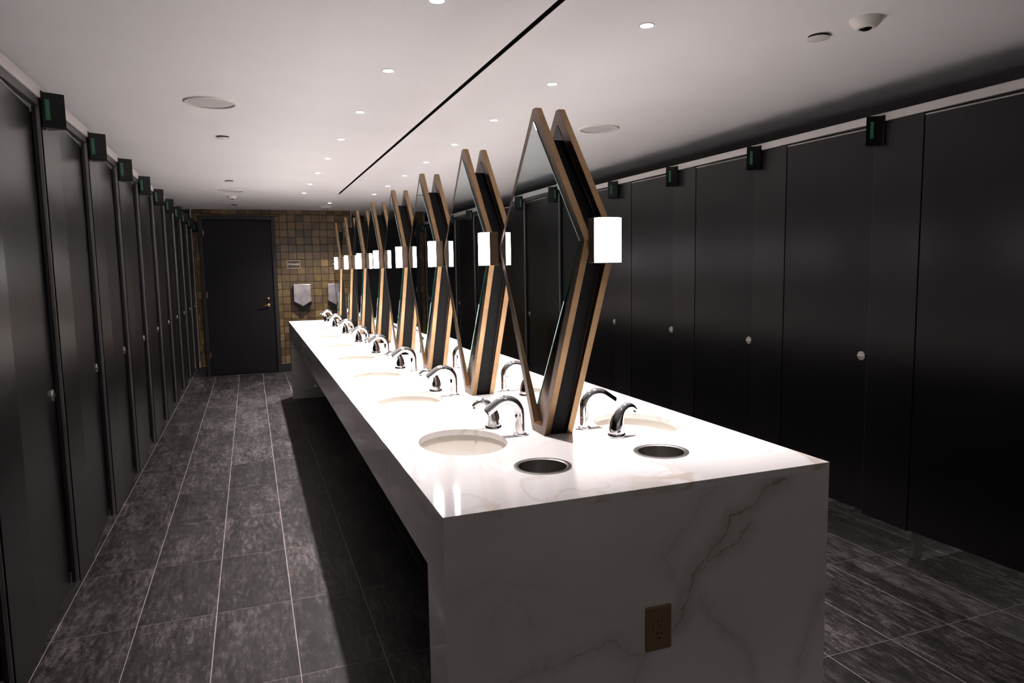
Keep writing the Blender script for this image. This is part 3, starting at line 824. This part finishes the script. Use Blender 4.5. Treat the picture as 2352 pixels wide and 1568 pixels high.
def make_partition():
    """between stalls; origin at the stall front, runs to -x"""
    t_ = empty('stall_partition')
    b_ = MB(); b_.box(-1.50, -PTH-0.001, -0.011, 0.011, PB+0.0, PT); b_.build('panel', M['laminate'], t_)
    b_ = MB(); b_.box(-0.285, -0.238, -0.011, 0.011, 0.0, PB+0.0); b_.build('leg', M['strip'], t_, bevel=0.002)
    b_ = MB(); b_.box(-1.40, -1.353, -0.011, 0.011, 0.0, PB+0.0); b_.build('leg', M['strip'], t_, bevel=0.002)
    return t_
pp, pd, pi_, pt = make_pilaster(), make_door(), make_indicator(), make_partition()
AJAR = math.radians(3.1)
K0, K1 = -1, 9
cnt = K1-K0+1
firsts = True
for side in (0, 1):
    sn = ('left', 'right')[side]
    for k in range(K0, K1+1):
        p, d, q, r_ = (pp, pd, pi_, pt) if firsts else (copy_tree(pp), copy_tree(pd), copy_tree(pi_), copy_tree(pt))
        firsts = False
        if side == 0:
            y = 1.566+SP*k
            p.location = (XL, y, 0); d.location = (XL, y+0.254, 0); d.rotation_euler = (0, 0, AJAR)
            q.location = (XL+0.002, y+0.038, 2.036); r_.location = (XL, y+0.125, 0)
        else:
            y = 0.961+SP*k
            p.location = (XR, y, 0); p.rotation_euler = (0, 0, math.pi)
            yh = y-0.254
            d.location = (XR, yh, 0); d.rotation_euler = (0, 0, math.pi+AJAR)
            q.location = (XR-0.002, y-0.020, 2.008); q.rotation_euler = (0, 0, math.pi)
            r_.location = (XR, y-0.095, 0); r_.rotation_euler = (0, 0, math.pi)
        j = k-K0
        tag(p, '%s black laminate pilaster of the %s stall row' % (nth(j, cnt), sn), 'stall pilaster', '%s stall pilasters' % sn)
        tag(d, '%s black laminate stall door, slightly ajar, in the %s row' % (nth(j, cnt), sn), 'stall door', '%s stall doors' % sn)
        tag(q, '%s glossy black vacancy indicator wedge over the %s stalls' % (nth(j, cnt), sn), 'vacancy sign', '%s vacancy indicators' % sn)
        tag(r_, '%s black partition panel between the %s stalls' % (nth(j, cnt), sn), 'partition', '%s stall partitions' % sn)
# head rails
for sn, x, s, y0, y1, rz0, rz1 in (('left', XL, 1, 0.2, 9.6, 2.075, 2.119), ('right', XR, -1, -1.2, 9.25, 2.0475, 2.084)):
    t = empty('head_rail', (x, 0, 0))
    b_ = MB(); xs = sorted((s*0.004, -s*0.034)); b_.box(xs[0], xs[1], y0, y1, rz0, rz1); b_.build('rail', M['rail'], t, bevel=0.004)
    b_ = MB(); xs = sorted((-s*0.004, -s*0.026)); b_.box(xs[0], xs[1], y0, y1, PT+0.0005, rz0); b_.build('shadow_gap', M['edge'], t)
    tag(t, 'pale grey metal head rail along the top of the %s stalls' % sn, 'head rail')

# ------------------------------------------------------------------ ceiling fittings
def make_downlight(r=0.021):
    t_ = empty('recessed_spotlight')
    b_ = MB(); b_.cap0 = b_.cap1 = False
    b_.lathe([(r, -0.0005), (r+0.003, -0.0030), (r+0.006, -0.0025), (r+0.0065, 0.0)], n=28); b_.build('trim_ring', M['white_plastic'], t_, smooth=True)
    b_ = MB(); b_.lathe([(r, -0.0008), (r*0.9, -0.0022), (r*0.5, -0.0032), (0.0, -0.0035)], n=28); b_.build('lens', M['lens'], t_, smooth=True)
    return t_
def spot(parent, watts, ang, blend, rad=0.018, name='spot_light'):
    ld = bpy.data.lights.new(name, 'SPOT'); ld.energy = watts; ld.spot_size = math.radians(ang); ld.spot_blend = blend
    ld.shadow_soft_size = rad; ld.color = WARM
    o_ = bpy.data.objects.new(name, ld); link(o_, parent); o_.location = (0, 0, -0.026)
    return o_
dl0 = make_downlight()
used = False
for side, x in ((0, 0.221), (1, 0.988)):
    for k in range(8):
        o = copy_tree(dl0) if used else dl0; used = True
        o.location = (x, 0.754+0.8345*k, CEIL)
        tag(o, '%s small bright ceiling spot in the row over the %s basins' % (nth(k, 8), ('left', 'right')[side]), 'ceiling spot', 'recessed spots over the counter')
        spot(o, DOWNLIGHT_W, 76, 1.0)
o = copy_tree(dl0)
for ch in list(o.children):
    if ch.type == 'LIGHT': bpy.data.objects.remove(ch, do_unlink=True)
o.location = (0.612, 7.731, CEIL); tag(o, 'single bright ceiling spot near the far tiled wall', 'ceiling spot')
spot(o, DOWNLIGHT_W*2.0, 140, 1.0)
# unseen spots added behind the viewer, bounced off the near wall onto the end panel
for k, x in enumerate((-0.55, 0.6, 1.75)):
    o = copy_tree(dl0)
    for ch in list(o.children):
        if ch.type == 'LIGHT': bpy.data.objects.remove(ch, do_unlink=True)
    o.location = (x, -2.75, CEIL); tag(o, '%s unseen ceiling fill spot added behind the viewer' % ('left', 'middle', 'right')[k], 'ceiling spot', 'added fill spots at the near wall')
    spot(o, FILL_W, 120, 1.0)
# spots inside the stalls
for side in (0, 1):
    for k in range(K0, K1+1):
        o = copy_tree(dl0)
        for ch in list(o.children):
            if ch.type == 'LIGHT': bpy.data.objects.remove(ch, do_unlink=True)
        y = (1.566+SP*k+0.25+0.27) if side == 0 else (0.961+SP*k-0.25-0.27)
        o.location = (XL-0.75 if side == 0 else XR+0.95, y, CEIL)
        tag(o, '%s small ceiling spot inside the %s stalls' % (nth(k-K0, cnt), ('left', 'right')[side]), 'ceiling spot', 'recessed spots inside the stalls')
        spot(o, STALL_W, 95, 0.5)

def make_speaker():
    t_ = empty('ceiling_speaker')
    b_ = MB(); b_.cap0 = b_.cap1 = False
    b_.lathe([(0.1125, -0.0005), (0.1135, -0.0085), (0.123, -0.0075), (0.129, 0.0)], n=56); b_.build('bezel', M['white_plastic'], t_, smooth=True)
    b_ = MB(); b_.cap0 = False; b_.lathe([(0.1105, -0.0015), (0.0, -0.0060)], n=48); b_.build('grille', M['grille'], t_, smooth=True)
    return t_
sp0 = make_speaker()
for i, (x, y, lab) in enumerate([(-0.522, 2.41, 'large round white ceiling speaker over the near left aisle'), (1.70, 2.49, 'round white ceiling speaker over the right aisle'), (-0.523, 6.507, 'round white ceiling speaker over the far left aisle')]):
    o = sp0 if i == 0 else copy_tree(sp0)
    o.location = (x, y, CEIL); tag(o, lab, 'speaker', 'ceiling speakers')
def make_sprinkler():
    t_ = empty('sprinkler_cover')
    b_ = MB(); b_.lathe([(0.036, 0.0), (0.036, -0.008)], n=32); b_.build('cup', M['hole'], t_, smooth=True)
    b_ = MB(); b_.lathe([(0.041, -0.0085), (0.0415, -0.010), (0.039, -0.0118), (0.0, -0.0125)], n=32); b_.build('cover', M['white_plastic'], t_, smooth=True)
    return t_
sk0 = make_sprinkler()
for i, (x, y, lab) in enumerate([(-0.496, 3.36, 'small white sprinkler disc between the two left aisle speakers, nearer one'), (-0.519, 5.66, 'small white sprinkler disc just before the far left speaker'), (1.675, 0.66, 'small white sprinkler disc beside the motion sensor over the right aisle'), (-0.52, 8.2, 'faint small sprinkler disc above the storage door')]):
    o = sk0 if i == 0 else copy_tree(sk0)
    o.location = (x, y, CEIL); tag(o, lab, 'sprinkler', 'sprinkler covers')
def make_sensor():
    t_ = empty('motion_sensor')
    b_ = MB(); b_.lathe([(0.056, 0.0), (0.0555, -0.004), (0.049, -0.016), (0.036, -0.030), (0.031, -0.0335), (0.024, -0.034), (0.022, -0.031), (0.0, -0.031)], n=40); b_.build('housing', M['white_plastic'], t_, smooth=True)
    b_ = MB(); b_.lathe([(0.0215, -0.0305), (0.018, -0.036), (0.010, -0.0395), (0.0, -0.0405)], n=28); b_.build('lens_dome', M['gloss_black'], t_, smooth=True)
    return t_
ms0 = make_sensor()
ms0.location = (1.700, 0.463, CEIL); tag(ms0, 'cream cone shaped motion sensor on the ceiling at upper right', 'motion sensor', 'cone sensors')
o = copy_tree(ms0); o.location = (-0.524, 7.07, CEIL); tag(o, 'cone shaped sensor on the ceiling beyond the far left speaker', 'motion sensor', 'cone sensors')
t = empty('smoke_detector', (0.601, 8.109, CEIL))
b_ = MB(); b_.lathe([(0.088, 0.0), (0.088, -0.008), (0.074, -0.022), (0.050, -0.034), (0.030, -0.040), (0.026, -0.050), (0.0, -0.052)], n=40); b_.build('housing', M['white_plastic'], t, smooth=True)
for a in (-1, 1):
    b_ = MB(); b_.box(-0.006, 0.006, -0.003, 0.003, -0.008, 0.008); b_.build('vent_slot', M['hole'], t, loc=(a*0.016, -0.034, -0.0415))
tag(t, 'white domed smoke detector on the ceiling near the far wall', 'smoke detector')

# ------------------------------------------------------------------ far wall fittings
t = empty('storage_sign', (0.203, YF-0.006, 1.521)); tag(t, 'small dark sign reading STORAGE with a copper border', 'sign')
b_ = MB(); b_.box(-0.092, 0.092, -0.010, 0.0, -0.056, 0.056); b_.build('plate', M['sign_dark'], t)
b_ = MB()
for a in ((-0.092, 0.092, 0.048, 0.056), (-0.092, 0.092, -0.056, -0.048), (-0.092, -0.084, -0.048, 0.048), (0.084, 0.092, -0.048, 0.048)): b_.box(a[0], a[1], -0.0125, -0.0100, a[2], a[3])
b_.build('border', M['sign_copper'], t)
me = text_mesh('STORAGE', 0.034, M['sign_letter'], 'lettering', 0.001, bold=0.0011)
o = bpy.data.objects.new('lettering', me); link(o, t); o.location = (0, -0.0112, 0); o.rotation_euler = (math.radians(90), 0, 0)

def make_dryer():
    t_ = empty('hand_dryer')
    w = 0.118
    b_ = MB(); b_.prism([(-w, 0.308), (-w, 0.02), (0, -0.078), (w, 0.02), (w, 0.308)], -0.085, -0.002, 'y'); b_.build('body', M['gloss_black'], t_, bevel=0.002)
    b_ = MB(); b_.prism([(-w, 0.308), (-w, 0.070), (0, 0.0), (w, 0.070), (w, 0.308)], -0.100, -0.0855, 'y'); b_.build('face_plate', M['dryer_face'], t_, bevel=0.003)
    return t_
hd0 = make_dryer(); hd0.location = (0.300, YF-0.006, 0.931)
tag(hd0, 'grey chevron shaped hand dryer under the storage sign', 'hand dryer', 'hand dryers on the far wall')
o = copy_tree(hd0); o.location = (0.768, YF-0.006, 0.931)
tag(o, 'second chevron hand dryer, half hidden behind the farthest mirror', 'hand dryer', 'hand dryers on the far wall')
me = text_mesh('Airblade', 0.034, M['white_plastic'], 'lettering', 0.0004, shear=0.25)
q = bpy.data.objects.new('lettering', me); link(q, o); q.location = (0.03, -0.1008, 0.185); q.rotation_euler = (math.radians(90), 0, 0)
